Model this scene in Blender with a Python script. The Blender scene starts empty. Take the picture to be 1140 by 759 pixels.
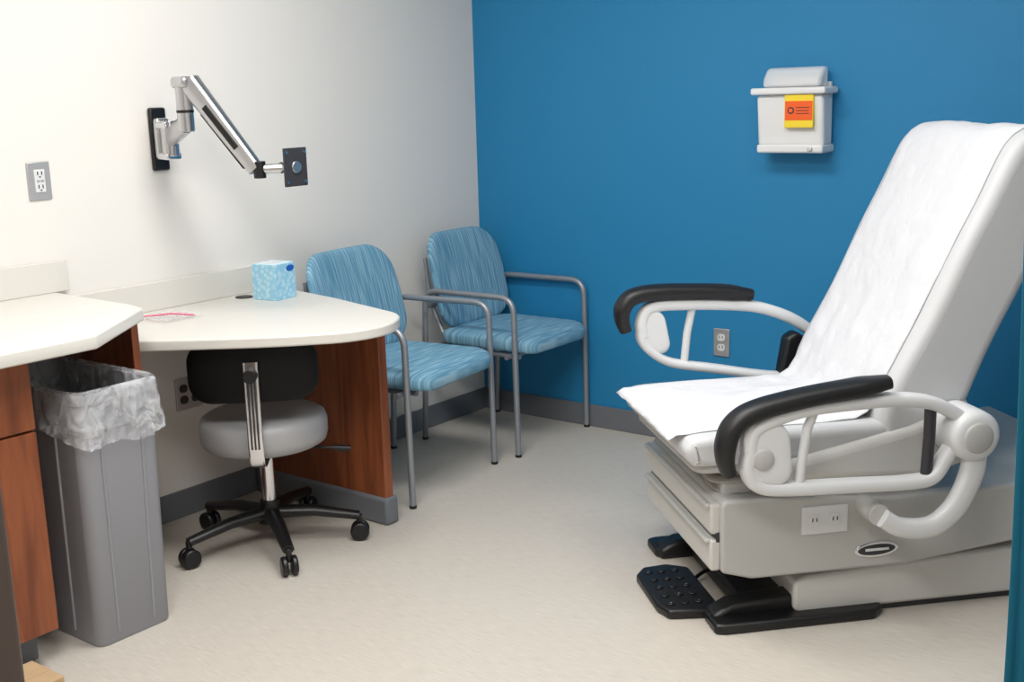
import bpy, bmesh, math, random
from math import *
from mathutils import Vector, Matrix, noise
random.seed(3)
scene=bpy.context.scene
scene.view_settings.view_transform='Standard'
scene.view_settings.look='None'
scene.view_settings.exposure=0.0

# ---------------------------------------------------------------- materials
def lin(c):
    return tuple(((v/255)/12.92 if v/255<=.04045 else ((v/255+.055)/1.055)**2.4) for v in c)+(1,)
def mat(name,rgb,rough=.5,metal=0,bump=0,bscale=200,var=0,vscale=5,stretch=(1,1,1),bdist=.002,**kw):
    m=bpy.data.materials.new(name); m.use_nodes=True
    nt=m.node_tree; b=nt.nodes['Principled BSDF']
    c=lin(rgb); b.inputs['Base Color'].default_value=c
    b.inputs['Roughness'].default_value=rough; b.inputs['Metallic'].default_value=metal
    for k,v in kw.items():
        b.inputs[k.replace('_',' ')].default_value=v
    if bump or var:
        tc=nt.nodes.new('ShaderNodeTexCoord'); mp=nt.nodes.new('ShaderNodeMapping')
        mp.inputs['Scale'].default_value=stretch
        nt.links.new(tc.outputs['Object'],mp.inputs[0])
    if bump:
        n=nt.nodes.new('ShaderNodeTexNoise'); n.inputs['Scale'].default_value=bscale; n.inputs['Detail'].default_value=3
        nt.links.new(mp.outputs[0],n.inputs['Vector'])
        bp=nt.nodes.new('ShaderNodeBump'); bp.inputs['Strength'].default_value=bump; bp.inputs['Distance'].default_value=bdist
        nt.links.new(n.outputs['Fac'],bp.inputs['Height']); nt.links.new(bp.outputs[0],b.inputs['Normal'])
    if var:
        n=nt.nodes.new('ShaderNodeTexNoise'); n.inputs['Scale'].default_value=vscale; n.inputs['Detail'].default_value=4
        nt.links.new(mp.outputs[0],n.inputs['Vector'])
        r=nt.nodes.new('ShaderNodeValToRGB')
        r.color_ramp.elements[0].position=.3; r.color_ramp.elements[1].position=.7
        r.color_ramp.elements[0].color=tuple(v*(1-var) for v in c[:3])+(1,)
        r.color_ramp.elements[1].color=tuple(min(1,v*(1+var)) for v in c[:3])+(1,)
        nt.links.new(n.outputs['Fac'],r.inputs[0]); nt.links.new(r.outputs[0],b.inputs['Base Color'])
    return m
def film(name,rgb,a0,a1,scale,bump):
    m=bpy.data.materials.new(name); m.use_nodes=True; nt=m.node_tree; b=nt.nodes['Principled BSDF']
    b.inputs['Base Color'].default_value=lin(rgb); b.inputs['Roughness'].default_value=.13
    tc=nt.nodes.new('ShaderNodeTexCoord'); mp=nt.nodes.new('ShaderNodeMapping'); mp.inputs['Scale'].default_value=(1,1,.8)
    n=nt.nodes.new('ShaderNodeTexNoise'); n.inputs['Scale'].default_value=scale; n.inputs['Detail'].default_value=3; n.inputs['Distortion'].default_value=1.0
    r=nt.nodes.new('ShaderNodeMapRange'); r.inputs['From Min'].default_value=.35; r.inputs['From Max'].default_value=.65
    r.inputs['To Min'].default_value=a0; r.inputs['To Max'].default_value=a1
    nt.links.new(tc.outputs['Object'],mp.inputs[0]); nt.links.new(mp.outputs[0],n.inputs['Vector']); nt.links.new(n.outputs['Fac'],r.inputs['Value']); nt.links.new(r.outputs[0],b.inputs['Alpha'])
    bp=nt.nodes.new('ShaderNodeBump'); bp.inputs['Strength'].default_value=bump; bp.inputs['Distance'].default_value=.02
    nt.links.new(n.outputs['Fac'],bp.inputs['Height']); nt.links.new(bp.outputs[0],b.inputs['Normal'])
    return m
M={}
M['white_wall']=mat('white_wall_paint',(229,226,221),.75,bump=.15,bscale=250)
M['blue_wall']=mat('blue_wall_paint',(28,127,178),.6,bump=.15,bscale=250)
M['ceil']=mat('ceiling_tile',(235,235,232),.9,var=.04,vscale=60)
M['base']=mat('baseboard_vinyl',(108,112,118),.5)
M['floor']=mat('floor_vinyl',(197,190,180),.42,bump=.05,bscale=60,var=.13,vscale=20,stretch=(.9,20,1))
M['counter']=mat('laminate_counter',(216,213,206),.38,var=.02,vscale=300)
M['blk']=mat('black_plastic',(14,14,16),.4,bump=.1,bscale=300)
M['blkv']=mat('black_vinyl',(5,5,6),.55,bump=.15,bscale=400,Specular_IOR_Level=.25)
M['pad']=mat('black_armpad',(18,18,20),.45,bump=.2,bscale=500)
M['dark']=mat('dark_grey',(50,50,54),.5)
M['chrome']=mat('chrome',(225,225,228),.15,1)
M['alu']=mat('brushed_aluminium',(200,200,202),.28,1,bump=.05,bscale=400)
M['silver']=mat('silver_paint',(150,154,160),.4,.5)
M['ss']=mat('stainless_plate',(190,190,192),.35,.6)
M['whtp']=mat('white_plastic',(218,219,220),.35)
M['shell']=mat('chair_shell_plastic',(184,184,181),.4)
M['shell2']=mat('chair_shell_light',(202,201,197),.4)
M['bellow']=mat('bellows_vinyl',(172,168,162),.6,bump=.2,bscale=80)
M['vinyl']=mat('upholstery_vinyl',(206,207,209),.45,bump=.06,bscale=300)
M['stoolv']=mat('stool_vinyl',(160,160,162),.42,bump=.1,bscale=300)
M['can']=mat('grey_bin_plastic',(142,143,149),.45,bump=.1,bscale=200)
M['orange']=mat('label_orange',(244,96,28),.5)
M['yellow']=mat('label_yellow',(245,215,50),.5)
M['pink']=mat('pink_plastic',(225,110,140),.5)
M['teal']=mat('teal_curtain',(12,104,130),.85,bump=.3,bscale=600)
M['cardb']=mat('cardboard',(186,158,122),.8,var=.05,vscale=20)
M['door']=mat('door_laminate',(92,80,74),.5,var=.1,vscale=6,stretch=(6,6,.6))
M['paper']=mat('exam_paper',(217,218,222),.9,bump=1.0,bscale=16,bdist=.010,Specular_IOR_Level=.15)
M['sharp']=mat('translucent_white',(252,252,252),.25,Alpha=.80)
M['clear']=mat('clear_lid',(250,251,252),.12,Alpha=.55)
M['bag']=film('bin_liner',(240,242,246),.16,.50,16,1.0)
M['bag2']=film('zip_bag_film',(235,235,240),.15,.5,30,.8)
def wood():
    m=bpy.data.materials.new('cherry_wood'); m.use_nodes=True; nt=m.node_tree; b=nt.nodes['Principled BSDF']
    tc=nt.nodes.new('ShaderNodeTexCoord'); mp=nt.nodes.new('ShaderNodeMapping'); mp.inputs['Scale'].default_value=(9,9,.8)
    n=nt.nodes.new('ShaderNodeTexNoise'); n.inputs['Scale'].default_value=3.2; n.inputs['Detail'].default_value=7; n.inputs['Distortion'].default_value=.8
    r=nt.nodes.new('ShaderNodeValToRGB'); e=r.color_ramp.elements
    e[0].position=.3; e[0].color=lin((108,54,30)); e[1].position=.72; e[1].color=lin((152,86,50))
    nt.links.new(tc.outputs['Object'],mp.inputs[0]); nt.links.new(mp.outputs[0],n.inputs['Vector']); nt.links.new(n.outputs['Fac'],r.inputs[0]); nt.links.new(r.outputs[0],b.inputs['Base Color'])
    b.inputs['Roughness'].default_value=.4
    return m
M['wood']=wood()
def fabric(name,axis):
    m=bpy.data.materials.new(name); m.use_nodes=True; nt=m.node_tree; b=nt.nodes['Principled BSDF']
    tc=nt.nodes.new('ShaderNodeTexCoord'); mp=nt.nodes.new('ShaderNodeMapping')
    mp.inputs['Scale'].default_value={'back':(0,34,1.3),'seat':(34,1.3,0)}[axis]
    n=nt.nodes.new('ShaderNodeTexNoise'); n.inputs['Scale'].default_value=5; n.inputs['Detail'].default_value=1; n.inputs['Distortion'].default_value=.08
    r=nt.nodes.new('ShaderNodeValToRGB'); e=r.color_ramp.elements
    e[0].position=.40; e[0].color=lin((92,142,170)); e[1].position=.66; e[1].color=lin((150,186,203))
    k=r.color_ramp.elements.new(.52); k.color=lin((112,160,185))
    nt.links.new(tc.outputs['Object'],mp.inputs[0]); nt.links.new(mp.outputs[0],n.inputs['Vector']); nt.links.new(n.outputs['Fac'],r.inputs[0]); nt.links.new(r.outputs[0],b.inputs['Base Color'])
    b.inputs['Roughness'].default_value=.8
    return m
M['fabb']=fabric('blue_fabric_back','back'); M['fabs']=fabric('blue_fabric_seat','seat')
def tissue_mat():
    m=bpy.data.materials.new('tissue_box_print'); m.use_nodes=True; nt=m.node_tree; b=nt.nodes['Principled BSDF']
    tc=nt.nodes.new('ShaderNodeTexCoord'); n=nt.nodes.new('ShaderNodeTexVoronoi'); n.inputs['Scale'].default_value=60
    r=nt.nodes.new('ShaderNodeValToRGB'); e=r.color_ramp.elements
    e[0].position=.15; e[0].color=lin((190,222,236)); e[1].position=.6; e[1].color=lin((146,200,226))
    nt.links.new(tc.outputs['Object'],n.inputs['Vector']); nt.links.new(n.outputs['Distance'],r.inputs[0]); nt.links.new(r.outputs[0],b.inputs['Base Color'])
    return m
M['tissue']=tissue_mat()
M['ttop']=mat('tissue_top_print',(214,232,240),.5,var=.06,vscale=60)
M['tblue']=mat('tissue_logo_blue',(30,90,180),.5)
M['lightp']=bpy.data.materials.new('light_diffuser'); M['lightp'].use_nodes=True
_b=M['lightp'].node_tree.nodes['Principled BSDF']; _b.inputs['Emission Color'].default_value=(1,.97,.92,1); _b.inputs['Emission Strength'].default_value=3

# ---------------------------------------------------------------- helpers
def empty(name,loc=(0,0,0),rz=0):
    e=bpy.data.objects.new(name,None); scene.collection.objects.link(e)
    e.location=loc; e.rotation_euler=(0,0,radians(rz)); return e
def mkobj(name,bm,m,parent=None,smooth=True,bevel=0,seg=3,loc=None,rot=None,ang=40):
    bmesh.ops.recalc_face_normals(bm,faces=bm.faces)
    me=bpy.data.meshes.new(name); bm.to_mesh(me); bm.free()
    o=bpy.data.objects.new(name,me); scene.collection.objects.link(o)
    if m: me.materials.append(M[m] if isinstance(m,str) else m)
    if parent: o.parent=parent
    if loc: o.location=loc
    if rot: o.rotation_euler=[radians(a) for a in rot]
    if bevel:
        md=o.modifiers.new('b','BEVEL'); md.width=bevel; md.segments=seg; md.limit_method='ANGLE'; md.angle_limit=radians(30)
    if smooth:
        for p in me.polygons: p.use_smooth=True
        try:
            me.set_sharp_from_angle(angle=radians(ang))
        except Exception: pass
    return o
def box(name,lo,hi,m,parent=None,bevel=.003,rot=None,seg=3):
    c=[(a+b)/2 for a,b in zip(lo,hi)]; s=[abs(b-a) for a,b in zip(lo,hi)]
    bm=bmesh.new(); bmesh.ops.create_cube(bm,size=1)
    for v in bm.verts: v.co=Vector((v.co.x*s[0],v.co.y*s[1],v.co.z*s[2]))
    return mkobj(name,bm,m,parent,bevel=bevel,loc=c,rot=rot,seg=seg)
def prism(name,pts,a0,a1,m,axis='z',parent=None,bevel=.003,seg=3):
    """extrude 2-D polygon; axis z: pts=(x,y); axis y: pts=(x,z); axis x: pts=(y,z)"""
    bm=bmesh.new()
    def P(p,a):
        return {'z':(p[0],p[1],a),'y':(p[0],a,p[1]),'x':(a,p[0],p[1])}[axis]
    A=[bm.verts.new(P(p,a0)) for p in pts]; B=[bm.verts.new(P(p,a1)) for p in pts]
    bm.faces.new(A); bm.faces.new(B); n=len(pts)
    for i in range(n): bm.faces.new([A[i],A[(i+1)%n],B[(i+1)%n],B[i]])
    return mkobj(name,bm,m,parent,bevel=bevel,seg=seg)
def fillet(pts,r,n=8,closed=False):
    pts=[Vector(p) for p in pts]; out=[]; N=len(pts)
    for i,p in enumerate(pts):
        if not closed and i in(0,N-1): out.append(p); continue
        a=pts[i-1]-p; b=pts[(i+1)%N]-p
        rr=min(r,a.length*.48,b.length*.48)
        s=p+a.normalized()*rr; e=p+b.normalized()*rr
        for k in range(n+1):
            t=k/n; out.append(s*(1-t)**2+p*2*t*(1-t)+e*t*t)
    return out
def catmull(pts,n=8):
    pts=[Vector(p) for p in pts]; P=[2*pts[0]-pts[1]]+pts+[2*pts[-1]-pts[-2]]; out=[]
    for i in range(1,len(P)-2):
        for k in range(n):
            t=k/n; a,b,c,d=P[i-1:i+3]
            out.append(.5*((2*b)+(c-a)*t+(2*a-5*b+4*c-d)*t*t+(3*b-a-3*c+d)*t**3))
    out.append(pts[-1]); return out
def tube(name,path,r,m,parent=None,ref=None,rx=None,ry=None,seg=16,closed=False,taper=None,sq=2):
    """rx: radius along ref, ry: radius perpendicular"""
    path=[Vector(p) for p in path]; q=[path[0]]
    for p in path[1:]:
        if (p-q[-1]).length>1e-5: q.append(p)
    path=q; N=len(path); bm=bmesh.new(); rings=[]; prev=None
    for i,p in enumerate(path):
        if closed: t=(path[(i+1)%N]-path[i-1])
        else: t=path[min(i+1,N-1)]-path[max(i-1,0)]
        t.normalize()
        if ref is not None: n1=Vector(ref)
        elif prev is None: n1=Vector((0,0,1)) if abs(t.z)<.9 else Vector((1,0,0))
        else: n1=prev
        n1=(n1-t*n1.dot(t)).normalized(); prev=n1; n2=t.cross(n1)
        k=taper(i/(N-1)) if taper else 1
        a,b=(rx or r)*k,(ry or r)*k; ring=[]
        for j in range(seg):
            an=2*pi*j/seg; c,s=cos(an),sin(an)
            ring.append(bm.verts.new(p+n1*a*copysign(abs(c)**(2/sq),c)+n2*b*copysign(abs(s)**(2/sq),s)))
        rings.append(ring)
    for i in range(N if closed else N-1):
        A=rings[i]; B=rings[(i+1)%N]
        for j in range(seg): bm.faces.new([A[j],A[(j+1)%seg],B[(j+1)%seg],B[j]])
    if not closed:
        bm.faces.new(rings[0]); bm.faces.new(rings[-1])
    return mkobj(name,bm,m,parent,ang=60)
def cyl(name,p0,p1,r,m,parent=None,r2=None,seg=32,bevel=.002):
    p0=Vector(p0);p1=Vector(p1); bm=bmesh.new()
    bmesh.ops.create_cone(bm,cap_ends=True,segments=seg,radius1=r,radius2=r if r2 is None else r2,depth=(p1-p0).length)
    Q=(p1-p0).to_track_quat('Z','Y').to_matrix().to_4x4()
    bmesh.ops.transform(bm,matrix=Matrix.Translation((p0+p1)/2)@Q,verts=bm.verts)
    return mkobj(name,bm,m,parent,bevel=bevel,seg=2)
def lathe(name,prof,m,parent=None,center=(0,0,0),seg=48,axis='z'):
    bm=bmesh.new(); rings=[]
    for r,z in prof:
        ring=[]
        for j in range(seg):
            a=2*pi*j/seg
            v=(r*cos(a),r*sin(a),z) if axis=='z' else (r*cos(a),z,r*sin(a))
            ring.append(bm.verts.new(Vector(v)+Vector(center)))
        rings.append(ring)
    for A,B in zip(rings,rings[1:]):
        for j in range(seg): bm.faces.new([A[j],A[(j+1)%seg],B[(j+1)%seg],B[j]])
    bm.faces.new(rings[0]); bm.faces.new(rings[-1])
    return mkobj(name,bm,m,parent,ang=50)
def rrect(w,h,r,n=8):
    out=[]
    for cx,cy,a0 in((w/2-r,h/2-r,0),(-w/2+r,h/2-r,90),(-w/2+r,-h/2+r,180),(w/2-r,-h/2+r,270)):
        for k in range(n+1):
            a=radians(a0+90*k/n); out.append((cx+r*cos(a),cy+r*sin(a)))
    return out
def densify(pts,d=.02):
    out=[]
    for i,p in enumerate(pts):
        q=pts[(i+1)%len(pts)]; L=hypot(q[0]-p[0],q[1]-p[1]); n=max(1,int(L/d))
        for k in range(n): out.append((p[0]+(q[0]-p[0])*k/n,p[1]+(q[1]-p[1])*k/n))
    return out
def pillow(name,outline,t,m,fn,parent=None,p=3.5,loc=None,rot=None):
    """domed cushion over a 2-D outline (u,v) with thickness t; fn(u,v,w)->xyz"""
    outline=densify(outline); S=[.12,.3,.5,.68,.8,.88,.93,.965,.985,.996,1]
    bm=bmesh.new(); N=len(outline)
    def ring(s,sg):
        h=t/2*max(0,1-s**(p*2))**(1/p)*sg
        return [bm.verts.new(fn(u*s,v*s,h)) for u,v in outline]
    top=[ring(s,1) for s in S]; bot=[ring(s,-1) for s in S[:-1]]+[top[-1]]
    for R_ in(top,bot):
        c=bm.verts.new(fn(0,0,t/2*(1 if R_ is top else -1)))
        for j in range(N): bm.faces.new([c,R_[0][j],R_[0][(j+1)%N]])
        for A,B in zip(R_,R_[1:]):
            for j in range(N): bm.faces.new([A[j],A[(j+1)%N],B[(j+1)%N],B[j]])
    return mkobj(name,bm,m,parent,loc=loc,rot=rot,ang=80)
def sheet(name,grid,m,parent=None,thick=0.001):
    bm=bmesh.new(); V=[[bm.verts.new(p) for p in row] for row in grid]
    for i in range(len(V)-1):
        for j in range(len(V[0])-1): bm.faces.new([V[i][j],V[i][j+1],V[i+1][j+1],V[i+1][j]])
    o=mkobj(name,bm,m,parent,ang=80)
    if thick:
        md=o.modifiers.new('s','SOLIDIFY'); md.thickness=thick; md.offset=0
    return o

# ---------------------------------------------------------------- room
RX,RY,H=4.3,-5.0,2.7
box('floor',(-.1,RY-.1,-.1),(RX+.1,.1,0),'floor',bevel=0)
box('ceiling',(-.1,RY-.1,H),(RX+.1,.1,H+.1),'ceil',bevel=0)
box('wall_left',(-.1,RY,0),(0,.1,H),'white_wall',bevel=0)
box('wall_back',(0,0,0),(RX,.1,H),'blue_wall',bevel=0)
box('wall_right',(RX,RY,0),(RX+.1,.1,H),'white_wall',bevel=0)
box('wall_front',(-.1,RY-.1,0),(RX+.1,RY,H),'white_wall',bevel=0)
box('baseboard_left',(0.0,-2.2,0),(.010,0,.102),'base',bevel=.003)
box('baseboard_back',(.0,-.010,0),(RX,0,.102),'base',bevel=.003)
box('baseboard_right',(RX-.010,RY,0),(RX,0,.102),'base',bevel=.003)
def troffer(x,y,p):
    e=empty('ceiling_light',(x,y,H)); 
    box('frame',(-.62,-.32,-.02),(.62,.32,0),'whtp',e)
    box('diffuser',(-.58,-.28,-.026),(.58,.28,-.019),'lightp',e,bevel=.001)
    L=bpy.data.lights.new('troffer_lamp','AREA'); L.shape='RECTANGLE'; L.size=1.15; L.size_y=.55; L.energy=p; L.color=(1,.985,.965)
    o=bpy.data.objects.new('troffer_lamp',L); scene.collection.objects.link(o); o.parent=e; o.location=(0,0,-.03)
troffer(1.45,-2.0,36); troffer(2.9,-1.9,13); troffer(2.2,-3.6,47)

# ---------------------------------------------------------------- counter (left, higher)
e=empty('counter_cabinet')
cz=.90
prism('countertop',[(0.003,-2.205),(.44,-2.225),(.535,-2.245),(.575,-2.30),(.775,-2.56),(.775,-4.2),(.003,-4.2)],cz-.038,cz,'counter',parent=e,bevel=.006)
box('backsplash',(.0015,-4.2,cz),(.022,-2.16,cz+.1),'counter',e,bevel=.003)
box('carcass',(.02,-4.2,.10),(.66,-2.70,cz-.04),'wood',e,bevel=.002)
box('toe_kick',(.02,-4.2,0),(.59,-2.72,.10),'base',e)
box('end_panel',(.02,-2.25,0),(.47,-2.225,cz-.04),'wood',e,bevel=.002)
for i in range(3):
    y1=-2.702-i*.5; y0=y1-.495
    box('drawer_front_%d'%(i+1),(.66,y0,.665),(.678,y1,.853),'wood',e,bevel=.002)
    box('cabinet_door_%d'%(i+1),(.66,y0,.105),(.678,y1,.658),'wood',e,bevel=.002)
# ---------------------------------------------------------------- desk
e=empty('corner_desk'); dz=.78
dpts=[(.003,-2.218),(.40,-2.218),(.74,-1.95),(.905,-1.77),(.935,-1.62),(.85,-1.465),(.40,-1.34),(.003,-1.26)]
dpts2=dpts[:2]+[(p.x,p.y) for p in fillet([(p[0],p[1],0) for p in dpts[1:7]],.11,7)][1:-1]+dpts[6:]
prism('desktop',dpts2,dz-.035,dz,'counter',parent=e,bevel=.006)
box('backsplash',(.0015,-2.218,dz),(.022,-1.36,dz+.1),'counter',e,bevel=.003)
box('support_panel',(.016,-1.44,0),(.70,-1.40,dz-.035),'wood',e,bevel=.006)
box('panel_baseboard',(.016,-1.452,0),(.712,-1.389,.10),'base',e,bevel=.012)
cyl('grommet',(.085,-1.50,dz),(.085,-1.50,dz+.004),.032,'blk',e)
# ---------------------------------------------------------------- trash can
e=empty('trash_can',(.455,-2.472,0))
def rloft(name,secs,m,parent,capb=True,capt=False):
    bm=bmesh.new(); rings=[]
    for w,h,r,z,cx in secs:
        rings.append([bm.verts.new((x+cx,y,z)) for x,y in rrect(w,h,r,6)])
    n=len(rings[0])
    for A,B in zip(rings,rings[1:]):
        for j in range(n): bm.faces.new([A[j],A[(j+1)%n],B[(j+1)%n],B[j]])
    if capb: bm.faces.new(rings[0])
    if capt: bm.faces.new(rings[-1])
    return mkobj(name,bm,m,parent)
rloft('bin_body',[(.46,.235,.03,0,0),(.47,.242,.03,.01,0),(.502,.250,.035,.62,0),(.512,.258,.035,.625,0),(.515,.260,.035,.70,0),(.528,.270,.035,.705,0),(.528,.270,.035,.73,0),(.51,.25,.03,.73,0),(.49,.238,.03,.62,0),(.455,.225,.03,.02,0)],'can',e)
for s in(-1,1):
    for k in(-.13,.0,.13):
        tube('side_rib',[(k*.9,s*.1205,.03),(k,s*.1245,.60)],.005,'can',e)
for k in(-.065,.065):
    tube('end_rib',[(.2345,k*.9,.03),(.2505,k,.60)],.005,'can',e)
bm=bmesh.new(); rings=[]
base=densify(rrect(1,1,.12,5),.014)
secs=[(.536,.279,.590,.020),(.535,.278,.61,.018),(.535,.278,.63,.014),(.534,.277,.65,.012),(.534,.277,.675,.010),(.533,.276,.70,.007),(.533,.276,.725,.004),(.532,.275,.737,.002),(.52,.265,.742,.002),(.502,.245,.735,.003),(.49,.236,.69,.008),(.48,.230,.64,.012),(.465,.22,.55,.02),(.43,.20,.42,.03)]
for w,h,z,a in secs:
    ring=[]
    for j,(x,y) in enumerate(base):
        th=atan2(y,x)
        nr=(abs(noise.noise(Vector((cos(th)*8,sin(th)*8,z*11))))+.6*abs(noise.noise(Vector((cos(th)*18,sin(th)*18,z*24)))))*a*1.5
        L=hypot(x,y); zz=z
        if z<.66 and w>.53: zz+=(.655-z)*.9*noise.noise(Vector((x*2.2,y*2.2,3)))
        k=1 if w>.53 else -1
        ring.append(bm.verts.new((x*w+x/L*nr*k,y*h+y/L*nr*k,zz)))
    rings.append(ring)
n=len(base)
for A,B in zip(rings,rings[1:]):
    for j in range(n): bm.faces.new([A[j],A[(j+1)%n],B[(j+1)%n],B[j]])
mkobj('liner',bm,'bag',e,ang=80)
# ---------------------------------------------------------------- stool
e=empty('rolling_stool',(.485,-1.785,0),-47)
for k in range(5):
    a=radians(-103+72*k+47); c,s=cos(a),sin(a)
    tube('base_leg_%d'%(k+1),[(c*.03,s*.03,.115),(c*.15,s*.15,.112),(c*.30,s*.30,.086)],.02,'blk',e,ref=(0,0,1),rx=.020,ry=.026,taper=lambda t:1.15-.4*t)
    cx,cy=c*.30,s*.30
    cyl('caster_stem_%d'%(k+1),(cx,cy,.045),(cx,cy,.09),.010,'blk',e)
    for d in(-1,1):
        px,py=-s*.016*d,c*.016*d
        cyl('caster_wheel_%d'%(k+1),(cx+px-s*.010*d,cy+py+c*.010*d,.032),(cx+px+s*.010*d,cy+py-c*.010*d,.032),.032,'blk',e,seg=24,bevel=.006)
cyl('hub',(0,0,.08),(0,0,.16),.042,'blk',e,r2=.032)
cyl('column',(0,0,.14),(0,0,.34),.024,'chrome',e)
cyl('seat_plate',(0,0,.335),(0,0,.362),.09,'dark',e)
lathe('seat',[(.01,.36),(.185,.36),(.205,.372),(.212,.395),(.212,.435),(.205,.457),(.185,.469),(.10,.473),(.01,.473)],'stoolv',e)
tube('back_bar',catmull([(.02,0,.345),(.12,0,.335),(.205,0,.345),(.238,0,.40),(.238,0,.52),(.232,0,.69)]),.01,'chrome',e,ref=(0,1,0),rx=.024,ry=.006,sq=5)
for k in(-.011,0,.011):
    tube('bar_groove',catmull([(.247,k,.41),(.2465,k,.50),(.243,k,.63)]),.003,'dark',e)
cyl('back_knob',(.232,0,.65),(.268,0,.65),.022,'blk',e)
pillow('backrest',rrect(.41,.20,.07),.055,'blkv',lambda u,v,w:(.195+w-u*u*.6,u,.652+v),e)
tube('height_lever',[(0.0,.06,.352),(.03,.16,.345),(.03,.26,.335)],.005,'blk',e)
tube('lever_grip',[(.03,.23,.338),(.03,.285,.332)],.011,'blk',e)
# ---------------------------------------------------------------- guest chairs
def guest_chair(x,y,rz,W,bx=0):
    e=empty('guest_chair',(x,y,0),rz)
    for s in(-1,1):
        p=fillet([(.09,s*W,0),(.125,s*W,.672),(.595,s*W,.672),(.60,s*W,0)],.07,8)
        tube('side_frame',p,.0125,'silver',e)
        for xx in(.09,.60): cyl('foot_glide',(xx,s*W,0),(xx,s*W,.012),.014,'blk',e,seg=16)
        tube('seat_rail',[(.12,s*.22,.42),(.59,s*.22,.42)],.011,'silver',e)
        tube('back_upright',catmull([(.20,s*.20,.42),(.15,s*.20,.50),(.10,s*.20,.62),(.075,s*.20,.80)]),.010,'silver',e)
    for xx,z in((.13,.42),(.55,.42),(.121,.60)):
        tube('cross_rail',[(xx,-W,z),(xx,W,z)],.010,'silver',e)
    pillow('seat',rrect(.50,W*2-.035,.09),.075,'fabs',lambda u,v,w:(.40+u,v,.467+w-max(0,u-.15)**2*1.6),e)
    def bf(u,v,w):
        taper=1-.06*max(0,v)/.2
        return (.13+bx-.24*(v)-.25*v*v+w+.45*u*u, u*taper, .70+v)
    pillow('backrest',rrect(W*2-.04,.41,.11),.045,'fabb',bf,e)
guest_chair(.03,-1.045,7,.292,.012)
guest_chair(.015,-.302,1,.265,.005)
# ---------------------------------------------------------------- tissue box
e=empty('tissue_box',(.20,-1.45,dz),8)
box('carton',(-.055,-.055,0),(.055,.055,.130),'tissue',e,bevel=.002)
box('top_panel',(-.053,-.053,.1295),(.053,.053,.1308),'ttop',e,bevel=.0005)
pillow('opening',[(.036*cos(a*pi/12),.02*sin(a*pi/12)) for a in range(24)],.002,'whtp',lambda u,v,w:(v,u,.131+w),e)
pillow('logo',[(.022*cos(a*pi/12),.012*sin(a*pi/12)) for a in range(24)],.002,'tblue',lambda u,v,w:(.055+w,.028+u,.110+v),e)
g=[]
for i in range(14):
    g.append([(.04+.011*i+.02*noise.noise(Vector((i*.3,j*.3,1))),-1.98+.014*j+.01*noise.noise(Vector((i*.3,j*.3,5))),dz+.006+.012*abs(noise.noise(Vector((i*.5,j*.5,9))))) for j in range(12)])
e=empty('plastic_zip_bag',(.08,0,0))
sheet('film',g,'bag2',e,0)
tube('zip_strip',[(.05,-1.97,dz+.010),(.11,-1.90,dz+.015),(.18,-1.86,dz+.010)],.003,'pink',e)
# ---------------------------------------------------------------- outlets
def outlet(x,y,z,facing,gang=1,recept='whtp',w=.072,h=.117,deco=False):
    e=empty('wall_outlet',(x,y,z),0 if facing=='y' else 90)
    box('cover_plate',(-w*gang/2,-.007,-h/2),(w*gang/2,-.0005,h/2),'ss',e,bevel=.003)
    if deco: box('device_face',(-.018,-.0105,-.036),(.018,-.005,.036),recept,e,bevel=.002)
    for g in range(gang):
        cx=(g-(gang-1)/2)*.05*(1.0)
        for s in(-1,1):
            if not deco: pillow('receptacle',rrect(.034,.030,.013),.006,recept,lambda u,v,w_:(cx+u,-.008-w_,s*.021+v),e,p=6)
            for k in(-.007,.007):
                box('slot',(cx+k-.0012,-.0125,s*.021-.002),(cx+k+.0012,-.0105,s*.021+.009),'blk',e,bevel=0)
            if deco:
                box('ground_slot',(-.002,-.0125,s*.021-.010),(.002,-.0105,s*.021-.006),'blk',e,bevel=0)
    if deco:
        for k in(-.007,.007): box('test_button',(k-.005,-.012,-.003),(k+.005,-.0105,.003),'ss',e,bevel=0)
    return e
outlet(0,-2.215,1.258,'x',w=.078,h=.12,deco=True)
outlet(1.272,0,.457,'y')
outlet(0,-1.72,.455,'x',gang=2,recept='dark',w=.058,h=.12)
# ---------------------------------------------------------------- monitor arm
e=empty('monitor_arm')
box('wall_plate',(.001,-1.79,1.26),(.018,-1.722,1.475),'blk',e,bevel=.008)
box('wall_bracket',(.018,-1.785,1.30),(.045,-1.73,1.44),'alu',e,bevel=.01)
cyl('pivot_lower',(.07,-1.755,1.31),(.07,-1.755,1.43),.03,'alu',e)
for z in (1.31,1.415):
    box('clamp_ear',(.03,-1.785,z-.012),(.09,-1.725,z+.012),'chrome',e,bevel=.006)
EX,EY=.245,-1.815
tube('first_link',fillet([(.07,-1.755,1.37),(.14,-1.78,1.39),(EX-.01,EY+.005,1.42)],.03),.02,'alu',e,ref=(0,0,1),rx=.032,ry=.02,sq=3)
cyl('elbow',(EX,EY,1.395),(EX,EY,1.55),.027,'alu',e)
cyl('elbow_band',(EX,EY,1.455),(EX,EY,1.465),.0285,'blk',e)
box('elbow_cap',(EX-.032,EY-.03,1.535),(EX+.04,EY+.035,1.572),'alu',e,bevel=.012)
A=Vector((EX+.02,EY+.01,1.553)); B=Vector((.47,-1.725,1.268)); side=(B-A).cross(Vector((0,0,1))).normalized(); nn=side.cross(B-A).normalized()
tube('spring_arm',[A,A+(B-A)*.5,B],.03,'alu',e,ref=side,rx=.026,ry=.033,sq=4,taper=lambda t:1.05-.3*t)
tube('spring_slot',[A+(B-A)*.28+side*.024,A+(B-A)*.75+side*.020],.006,'blk',e,ref=side,rx=.004,ry=.011,sq=4)
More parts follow.
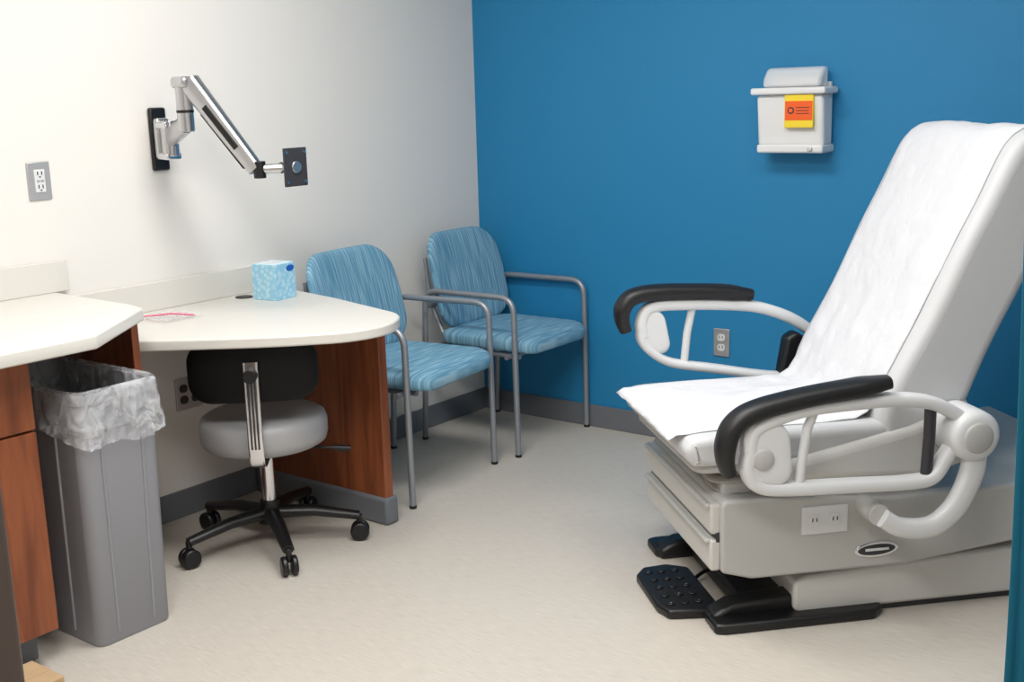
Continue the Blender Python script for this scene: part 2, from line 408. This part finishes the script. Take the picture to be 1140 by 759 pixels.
tube('spring_slot_b',[A+(B-A)*.28-side*.024,A+(B-A)*.75-side*.020],.006,'blk',e,ref=side,rx=.004,ry=.011,sq=4)
tube('spring_underside',[A+(B-A)*.3-nn*.028,A+(B-A)*.92-nn*.024],.01,'blk',e,ref=side,rx=.015,ry=.008,sq=4)
cyl('wrist_joint',(.48,-1.72,1.24),(.48,-1.72,1.295),.02,'blk',e)
cyl('wrist_arm',(.48,-1.72,1.27),(.535,-1.655,1.27),.016,'alu',e)
cyl('tilt_pivot',(.535,-1.675,1.272),(.535,-1.62,1.272),.02,'chrome',e)
box('pan_block',(.53,-1.655,1.245),(.56,-1.615,1.30),'blk',e,bevel=.005)
box('vesa_plate',(.56,-1.69,1.21),(.566,-1.59,1.335),'dark',e,bevel=.004)
for dy in(-.038,.038):
    for z_ in(-.048,.048):
        cyl('vesa_screw',(.566,-1.64+dy,1.2725+z_),(.569,-1.64+dy,1.2725+z_),.005,'chrome',e,seg=12,bevel=0)
cyl('vesa_hub',(.566,-1.64,1.2725),(.572,-1.64,1.2725),.02,'alu',e)
# ---------------------------------------------------------------- sharps container
e=empty('sharps_container',(1.60,0,0))
box('wall_bracket',(-.12,-.02,1.245),(.12,-.001,1.50),'whtp',e,bevel=.004)
prism('bin_body',[(-.022,1.265),(-.105,1.265),(-.125,1.455),(-.022,1.455)],-.132,.132,'sharp',axis='x',parent=e,bevel=.014)
box('bin_contents',(-.11,-.095,1.27),(.11,-.03,1.315),'whtp',e,bevel=.02)
for k in range(7):
    xk=-.09+.03*k
    cyl('used_syringe',(xk,-.085,1.315+.004*(k%3)),(xk+.03*((k%2)*2-1),-.04,1.335+.006*(k%3)),.006,'clear' if k%2 else 'orange',e,seg=12,bevel=0)
box('base_tray',(-.132,-.116,1.24),(.132,-.001,1.272),'sharp',e,bevel=.008)
box('rim',(-.148,-.145,1.456),(.148,-.015,1.482),'sharp',e,bevel=.008)
prism('hinged_lid',[(-.03,1.482),(-.115,1.482),(-.105,1.52),(-.075,1.553),(-.03,1.558)],-.115,.115,'clear',axis='x',parent=e,bevel=.014)
box('lid_inner',(-.095,-.085,1.484),(.095,-.035,1.52),'whtp',e,bevel=.01)
box('warning_label',(-.012,-.134,1.335),(.100,-.1195,1.455),'yellow',e,bevel=.001)
box('label_orange',(-.010,-.1355,1.362),(.098,-.13,1.432),'orange',e,bevel=.001)
cyl('biohazard_mark',(.014,-.137,1.398),(.014,-.134,1.398),.013,'dark',e,seg=20,bevel=0)
cyl('biohazard_inner',(.014,-.1375,1.398),(.014,-.134,1.398),.008,'orange',e,seg=20,bevel=0)
for k in range(3): box('label_text',(.035,-.1365,1.385+k*.011),(.085,-.1345,1.3875+k*.011),'dark',e,bevel=0)
cyl('lock',(.085,-.124,1.256),(.085,-.112,1.256),.010,'chrome',e)
# ---------------------------------------------------------------- exam chair
e=empty('exam_chair',(1.82,-1.33,0),47); E=e
for s in(-1,1):
    prism('base_foot',[(.0,0),(.50,0),(.50,.03),(.28,.075),(.06,.06),(.0,.03)],s*.285,s*.21,'blk',axis='y',parent=e,bevel=.012)
    prism('foot_pad',[(-.01,s*.335),(.02,s*.345),(.46,s*.345),(.50,s*.31),(.50,s*.215),(.01,s*.215),(-.01,s*.24)],0,.03,'blk',parent=e,bevel=.01)
box('foot_cross',(.10,-.26,.005),(.30,.26,.06),'blk',e,bevel=.01)
prism('floor_base',[(.25,.02),(1.25,.02),(1.25,.20),(.95,.165),(.5,.145),(.27,.13),(.235,.115),(.235,.035)],-.30,.30,'shell2',axis='y',parent=e,bevel=.015)
box('floor_base_skirt',(.27,-.285,.0),(1.22,.285,.025),'dark',e,bevel=.004)
box('lift_column',(.35,-.2,.12),(.95,.2,.3),'dark',e)
prism('body_shell',[(.012,.175),(.10,.150),(.55,.150),(.9,.19),(1.18,.27),(1.20,.40),(.86,.36),(.50,.355),(.30,.375),(.02,.385),(.008,.37)],-.325,.325,'shell',axis='y',parent=e,bevel=.018)
prism('body_shell_top',[(.03,.37),(.30,.365),(.62,.35),(.62,.42),(.03,.42)],-.27,.27,'shell',axis='y',parent=e,bevel=.01)
box('drawer_front_upper',(-.016,-.31,.285),(.014,.31,.372),'shell2',e,bevel=.008)
box('drawer_front_lower',(-.016,-.31,.178),(.014,.31,.270),'shell2',e,bevel=.008)
box('drawer_lip',(-.028,-.30,.356),(-.006,.30,.372),'shell',e,bevel=.006)
box('drawer_lip_lower',(-.028,-.30,.256),(-.006,.30,.270),'shell',e,bevel=.006)
box('drawer_gap',(.0,-.31,.262),(.013,.31,.29),'dark',e,bevel=0)
box('outlet_panel',(.24,-.331,.268),(.375,-.323,.348),'whtp',e,bevel=.003)
for k in(.275,.335):
    pillow('outlet_receptacle',rrect(.03,.034,.012),.006,'whtp',lambda u,v,w:(k+u,-.332-w,.308+v),e,p=6)
    for d in(-.006,.006): box('slot',(k+d-.0012,-.3365,.306),(k+d+.0012,-.3345,.317),'blk',e,bevel=0)
pillow('name_badge',[(.066*cos(a*pi/16),.023*sin(a*pi/16)) for a in range(32)],.006,'chrome',lambda u,v,w:(.465+u,-.326-w,.205+v+u*.03),e,p=6)
pillow('badge_center',[(.056*cos(a*pi/16),.016*sin(a*pi/16)) for a in range(32)],.006,'dark',lambda u,v,w:(.465+u,-.328-w,.205+v+u*.03),e,p=6)
box('badge_lettering',(.43,-.3335,.203),(.50,-.331,.210),'whtp',e,bevel=0)
for k,(zz,xx) in enumerate(((.392,.012),(.418,-.002),(.444,.008))):
    pillow('bellows_fold_%d'%(k+1),rrect(.56,.55,.05),.034,'bellow',lambda u,v,w:(.285+xx+u+.004*sin(v*40+k),v,zz+w+.003*sin(v*30+u*25+k*2)),e,p=2.2)
pillow('foot_extension',rrect(.66,.60,.04),.034,'shell',lambda u,v,w:(.275+u,v,.470+w),e,p=6)
def soft_block(name,prof,Wd,R_,m,parent):
    """side-profile extruded across the width with rounded edges; flat caps get their own vertices"""
    # resample evenly and shrink towards the inside
    n=len(prof)
    nrm=[]
    for i in range(n):
        t=(prof[(i+1)%n]-prof[i-1]).normalized(); nrm.append(Vector((t.y,-t.x)))
    K=7
    ys=[(-Wd+R_*(1-cos(pi/2*k/K)),R_*(1-sin(pi/2*k/K))) for k in range(K+1)]
    full=ys+[(-y,d) for y,d in reversed(ys)]
    bm=bmesh.new(); rings=[]
    for y,d in full: rings.append([bm.verts.new((p.x+q.x*d,y,p.y+q.y*d)) for p,q in zip(prof,nrm)])
    for A_,B_ in zip(rings,rings[1:]):
        for j in range(n): bm.faces.new([A_[j],A_[(j+1)%n],B_[(j+1)%n],B_[j]])
    for R in (rings[0],rings[-1]):
        bm.faces.new([bm.verts.new(v.co) for v in R])
    me=bpy.data.meshes.new(name)
    caps=[f for f in bm.faces if len(f.verts)>4]
    bmesh.ops.recalc_face_normals(bm,faces=[f for f in bm.faces if len(f.verts)==4])
    for f in caps:
        f.normal_update()
        if f.normal.y*f.calc_center_median().y<0: f.normal_flip()
    for f in bm.faces: f.smooth=len(f.verts)==4
    bm.to_mesh(me); bm.free()
    o=bpy.data.objects.new(name,me); scene.collection.objects.link(o); o.parent=parent
    me.materials.append(M[m]); return o
front=catmull([(.455,0,.50),(.49,0,.655),(.60,0,.86),(.69,0,1.05),(.75,0,1.165),(.815,0,1.295),(.85,0,1.338)],5)
top=catmull([(.85,0,1.338),(.89,0,1.357),(.945,0,1.352),(.99,0,1.318),(1.003,0,1.26)],4)[1:]
back=catmull([(1.003,0,1.26),(.965,0,1.12),(.885,0,.94),(.79,0,.75),(.71,0,.56),(.66,0,.48)],5)[1:]
prof=[Vector((p.x,p.z)) for p in front+top+back]
soft_block('back_cushion',prof,.32,.035,'vinyl',e)
seatp=catmull([(.60,0,.475),(.3,0,.477),(-.02,0,.480),(-.070,0,.492),(-.088,0,.52),(-.082,0,.548),(-.05,0,.565),(.1,0,.568),(.3,0,.568),(.45,0,.57),(.60,0,.578)],5)
soft_block('seat_cushion',[Vector((p.x,p.z)) for p in seatp],.318,.024,'vinyl',e)
prism('seat_side_shell',[(.10,.43),(.60,.40),(.74,.44),(.78,.56),(.66,.60),(.55,.56),(.20,.49)],-.335,.335,'shell2',axis='y',parent=e,bevel=.03,seg=5)
prism('back_hinge_cover',[(.48,.52),(.53,.64),(.70,.66),(.74,.60),(.72,.50),(.60,.46)],-.318,.318,'shell2',axis='y',parent=e,bevel=.02)
sp=[p for p in seatp if p.x<.44]
i0=min(range(len(sp)),key=lambda i:(sp[i].x-(-.06))**2+(sp[i].z-.562)**2)
cpts=[(-.122,.548),(-.10,.562)]+[(p.x,p.z) for p in sp[i0:]]
cpts+=[(.455,.588),(.482,.628)]
cpts+=[(p.x,p.z) for p in front if p.z>.66]
cpts+=[(p.x,p.z) for p in top]+[(p.x,p.z) for p in back if p.z>1.12]
P2=[Vector(c) for c in cpts]; res=[]
for a_,b_ in zip(P2,P2[1:]):
    k_=max(1,int((b_-a_).length/.012))
    for q in range(k_): res.append(a_.lerp(b_,q/k_))
res.append(P2[-1])
g=[]
for i,p in enumerate(res):
    t=(res[min(i+2,len(res)-1)]-res[max(i-2,0)]).normalized(); nr=Vector((-t.y,t.x)); row=[]
    jn=exp(-((p.x-.45)/.14)**2-((p.y-.6)/.14)**2)
    for j in range(57):
        f=j/56; yy=-.268+.55*f
        w=.0065+(.006+.014*jn)*noise.noise(Vector((p.x*6,yy*9,p.y*4)))+(.003+.006*jn)*noise.noise(Vector((p.x*17,yy*20,p.y*15)))
        ef=min(1,min(f,1-f)/.08)
        w=.0012+max(0,w)*(.25+.75*ef)
        yy2=yy+.007*noise.noise(Vector((p.x*5,0,p.y*5)))
        fr=max(0,1-i/6)
        row.append((p.x+nr.x*w,yy2,p.y+nr.y*w+fr*.006*noise.noise(Vector((yy*12,2,0)))))
    g.append(row)
sheet('exam_paper',g,'paper',e,.001)
def V3(y,pts): return [(a,y,b) for a,b in pts]
PT=lambda t:.72+.28*min(1,t*4) if t<.25 else (1 if t<.9 else 1-(t-.9)*3)
y=-.405
tube('armpad_near',catmull(V3(y,[(.0,.490),(-.012,.53),(-.010,.578),(.012,.624),(.07,.658),(.2,.683),(.33,.698),(.44,.710)])),.03,'pad',e,ref=(0,1,0),rx=.040,ry=.026,sq=2.6,taper=PT)
tube('arm_frame_top',catmull(V3(y,[(.06,.52),(.055,.57),(.08,.615),(.2,.651),(.35,.660),(.46,.660),(.56,.645),(.64,.605),(.68,.57)])),.02,'whtp',e,ref=(0,1,0),rx=.026,ry=.019,sq=3)
tube('arm_frame_low',catmull(V3(y,[(.055,.55),(.048,.50),(.075,.455),(.15,.438),(.35,.43),(.50,.425),(.575,.435),(.615,.49),(.65,.545)])),.02,'whtp',e,ref=(0,1,0),rx=.026,ry=.019,sq=3)
pillow('arm_front_plate',rrect(.13,.18,.05),.045,'whtp',lambda u,v,w:(.100+u-v*.1,y+w,.54+v),e,p=5)
tube('arm_strut_a',V3(y,[(.235,.650),(.215,.60),(.20,.50),(.195,.435)]),.013,'whtp',e)
tube('arm_strut_b',V3(y,[(.565,.64),(.565,.55),(.56,.43)]),.016,'dark',e)
lathe('arm_front_hub',[(.001,-.03),(.024,-.03),(.028,-.027),(.03,-.02),(.03,.0)],'shell',e,center=(.085,y,.53),axis='y')
lathe('arm_rear_hub',[(.001,-.05),(.05,-.05),(.062,-.045),(.07,-.035),(.072,.0),(.072,.08)],'whtp',e,center=(.68,y,.55),axis='y')
lathe('arm_rear_cap',[(.001,-.056),(.036,-.056),(.042,-.052),(.044,-.045)],'shell',e,center=(.68,y,.55),axis='y')
tube('arm_link',catmull(V3(y-.015,[(.69,.50),(.685,.44),(.65,.36),(.60,.31),(.55,.295),(.48,.305),(.43,.335)])),.028,'whtp',e,ref=(0,1,0),rx=.024,ry=.032,sq=3,taper=lambda t:1.05-.25*t)
cyl('arm_link_pivot',(.425,-.415,.34),(.425,-.318,.34),.030,'shell',e)
y=.405
tube('armpad_far',catmull(V3(y,[(-.058,.72),(-.070,.76),(-.066,.800),(-.033,.832),(.04,.843),(.15,.840),(.27,.832),(.37,.818)])),.03,'pad',e,ref=(0,1,0),rx=.040,ry=.026,sq=2.6,taper=PT)
tube('arm_frame_top_far',catmull(V3(y,[(.0,.70),(-.005,.75),(.03,.795),(.15,.798),(.30,.788),(.40,.772),(.50,.735),(.57,.69),(.62,.64)])),.02,'whtp',e,ref=(0,1,0),rx=.026,ry=.019,sq=3)
tube('arm_frame_low_far',catmull(V3(y,[(-.005,.74),(-.005,.69),(.03,.645),(.10,.605),(.25,.575),(.40,.545),(.50,.535),(.56,.56),(.61,.60)])),.018,'whtp',e,ref=(0,1,0),rx=.026,ry=.015,sq=3)
pillow('arm_front_plate_far',rrect(.09,.15,.04),.045,'whtp',lambda u,v,w:(.035+u-v*.2,y+w,.715+v),e,p=5)
tube('arm_strut_far',V3(y,[(.17,.80),(.15,.70),(.14,.60)]),.013,'whtp',e)
prism('arm_rear_bracket_far',[(.46,.50),(.50,.50),(.56,.56),(.56,.66),(.52,.69),(.485,.67),(.47,.58)],y-.035,y+.025,'blk',axis='y',parent=e,bevel=.012)
lathe('arm_rear_hub_far',[(.001,-.04),(.062,-.04),(.07,-.035),(.072,.0),(.072,.04),(.001,.045)],'whtp',e,center=(.64,y,.60),axis='y')
tube('arm_link_far',catmull(V3(y,[(.65,.56),(.66,.46),(.63,.36),(.55,.30),(.43,.335)])),.028,'whtp',e,ref=(0,1,0),rx=.024,ry=.032,sq=3)
cyl('arm_link_pivot_far',(.425,.44,.34),(.425,.318,.34),.034,'ss',e)
prism('foot_control',[(-.125,-.16),(-.105,-.215),(.03,-.235),(.05,-.19),(.05,.08),(-.01,.12),(-.09,.11),(-.125,.06)],0,.028,'blk',parent=e,bevel=.009)
for i in range(3):
    for j in range(5):
        cyl('foot_button',(-.085+.042*i,-.17+.058*j,.027),(-.085+.042*i,-.17+.058*j,.032),.013,'blk',e,seg=16)
        if (i*5+j)%2==0: box('button_mark',(-.087+.042*i,-.1715+.058*j,.032),(-.083+.042*i,-.1685+.058*j,.0323),'ss',e,bevel=0)
tube('foot_control_cable',catmull([(.04,.0,.02),(.09,.03,.03),(.16,.02,.05),(.25,.0,.07)]),.006,'blk',e)
# ---------------------------------------------------------------- curtain
e=empty('privacy_curtain')
g=[]
for i in range(30):
    z=.06+ (H-.09)*i/29; row=[]
    for j in range(90):
        t=j/89
        xx=2.880+.95*t-.014*min(z,1.6); yy=-1.84+.035*sin(t*60+.5*sin(z*1.5))+.01*noise.noise(Vector((t*8,z*1.3,0)))
        row.append((xx+.005*sin(z*3.2),yy,z))
    g.append(row)
sheet('curtain_cloth',g,'teal',e,.002)
box('curtain_track',(1.2,-1.855,H-.03),(4.1,-1.825,H-.001),'ss',e)
# ---------------------------------------------------------------- door + cardboard box
e=empty('door_1')
A=Vector((1.915,-4.78,0)); B=Vector((2.465,-3.747,0)); d=(B-A); L=d.length
e.location=A; e.rotation_euler=(0,0,atan2(d.y,d.x))
box('door_leaf',(0,0,.01),(L,.045,2.1),'door',e,bevel=.003)
for s in(-.03,.075):
    cyl('lever_handle',(L-.17,s,1.0),(L-.05,s,1.0),.009,'dark',e)
    cyl('lever_rose',(L-.06,s,1.0),(L-.06,.0225,1.0),.018,'dark',e)
e=empty('cardboard_box')
box('carton',(.70,-3.1,0),(.85,-2.80,.06),'cardb',e,bevel=.002)
box('tape',(.76,-3.1,.06),(.79,-2.80,.061),'cardb',e,bevel=0)

# ---------------------------------------------------------------- camera
yaw,pitch,roll,f=-0.65498,0.20770,-0.02866,1292.027
fw=Vector((sin(yaw)*cos(pitch),cos(yaw)*cos(pitch),-sin(pitch))); rt=Vector((cos(yaw),-sin(yaw),0)); up=rt.cross(fw)
r2=rt*cos(roll)+up*sin(roll); u2=-rt*sin(roll)+up*cos(roll)
cam=bpy.data.cameras.new('camera'); co=bpy.data.objects.new('camera',cam); scene.collection.objects.link(co)
mw=Matrix((( r2.x,u2.x,-fw.x,3.44515),(r2.y,u2.y,-fw.y,-4.25775),(r2.z,u2.z,-fw.z,1.47864),(0,0,0,1)))
co.matrix_world=mw; cam.sensor_width=36; cam.lens=f/1140*36; cam.clip_start=.05
scene.camera=co
w=bpy.data.worlds.new('world'); scene.world=w; w.use_nodes=True
w.node_tree.nodes['Background'].inputs[0].default_value=(.9,.95,1,1); w.node_tree.nodes['Background'].inputs[1].default_value=.3
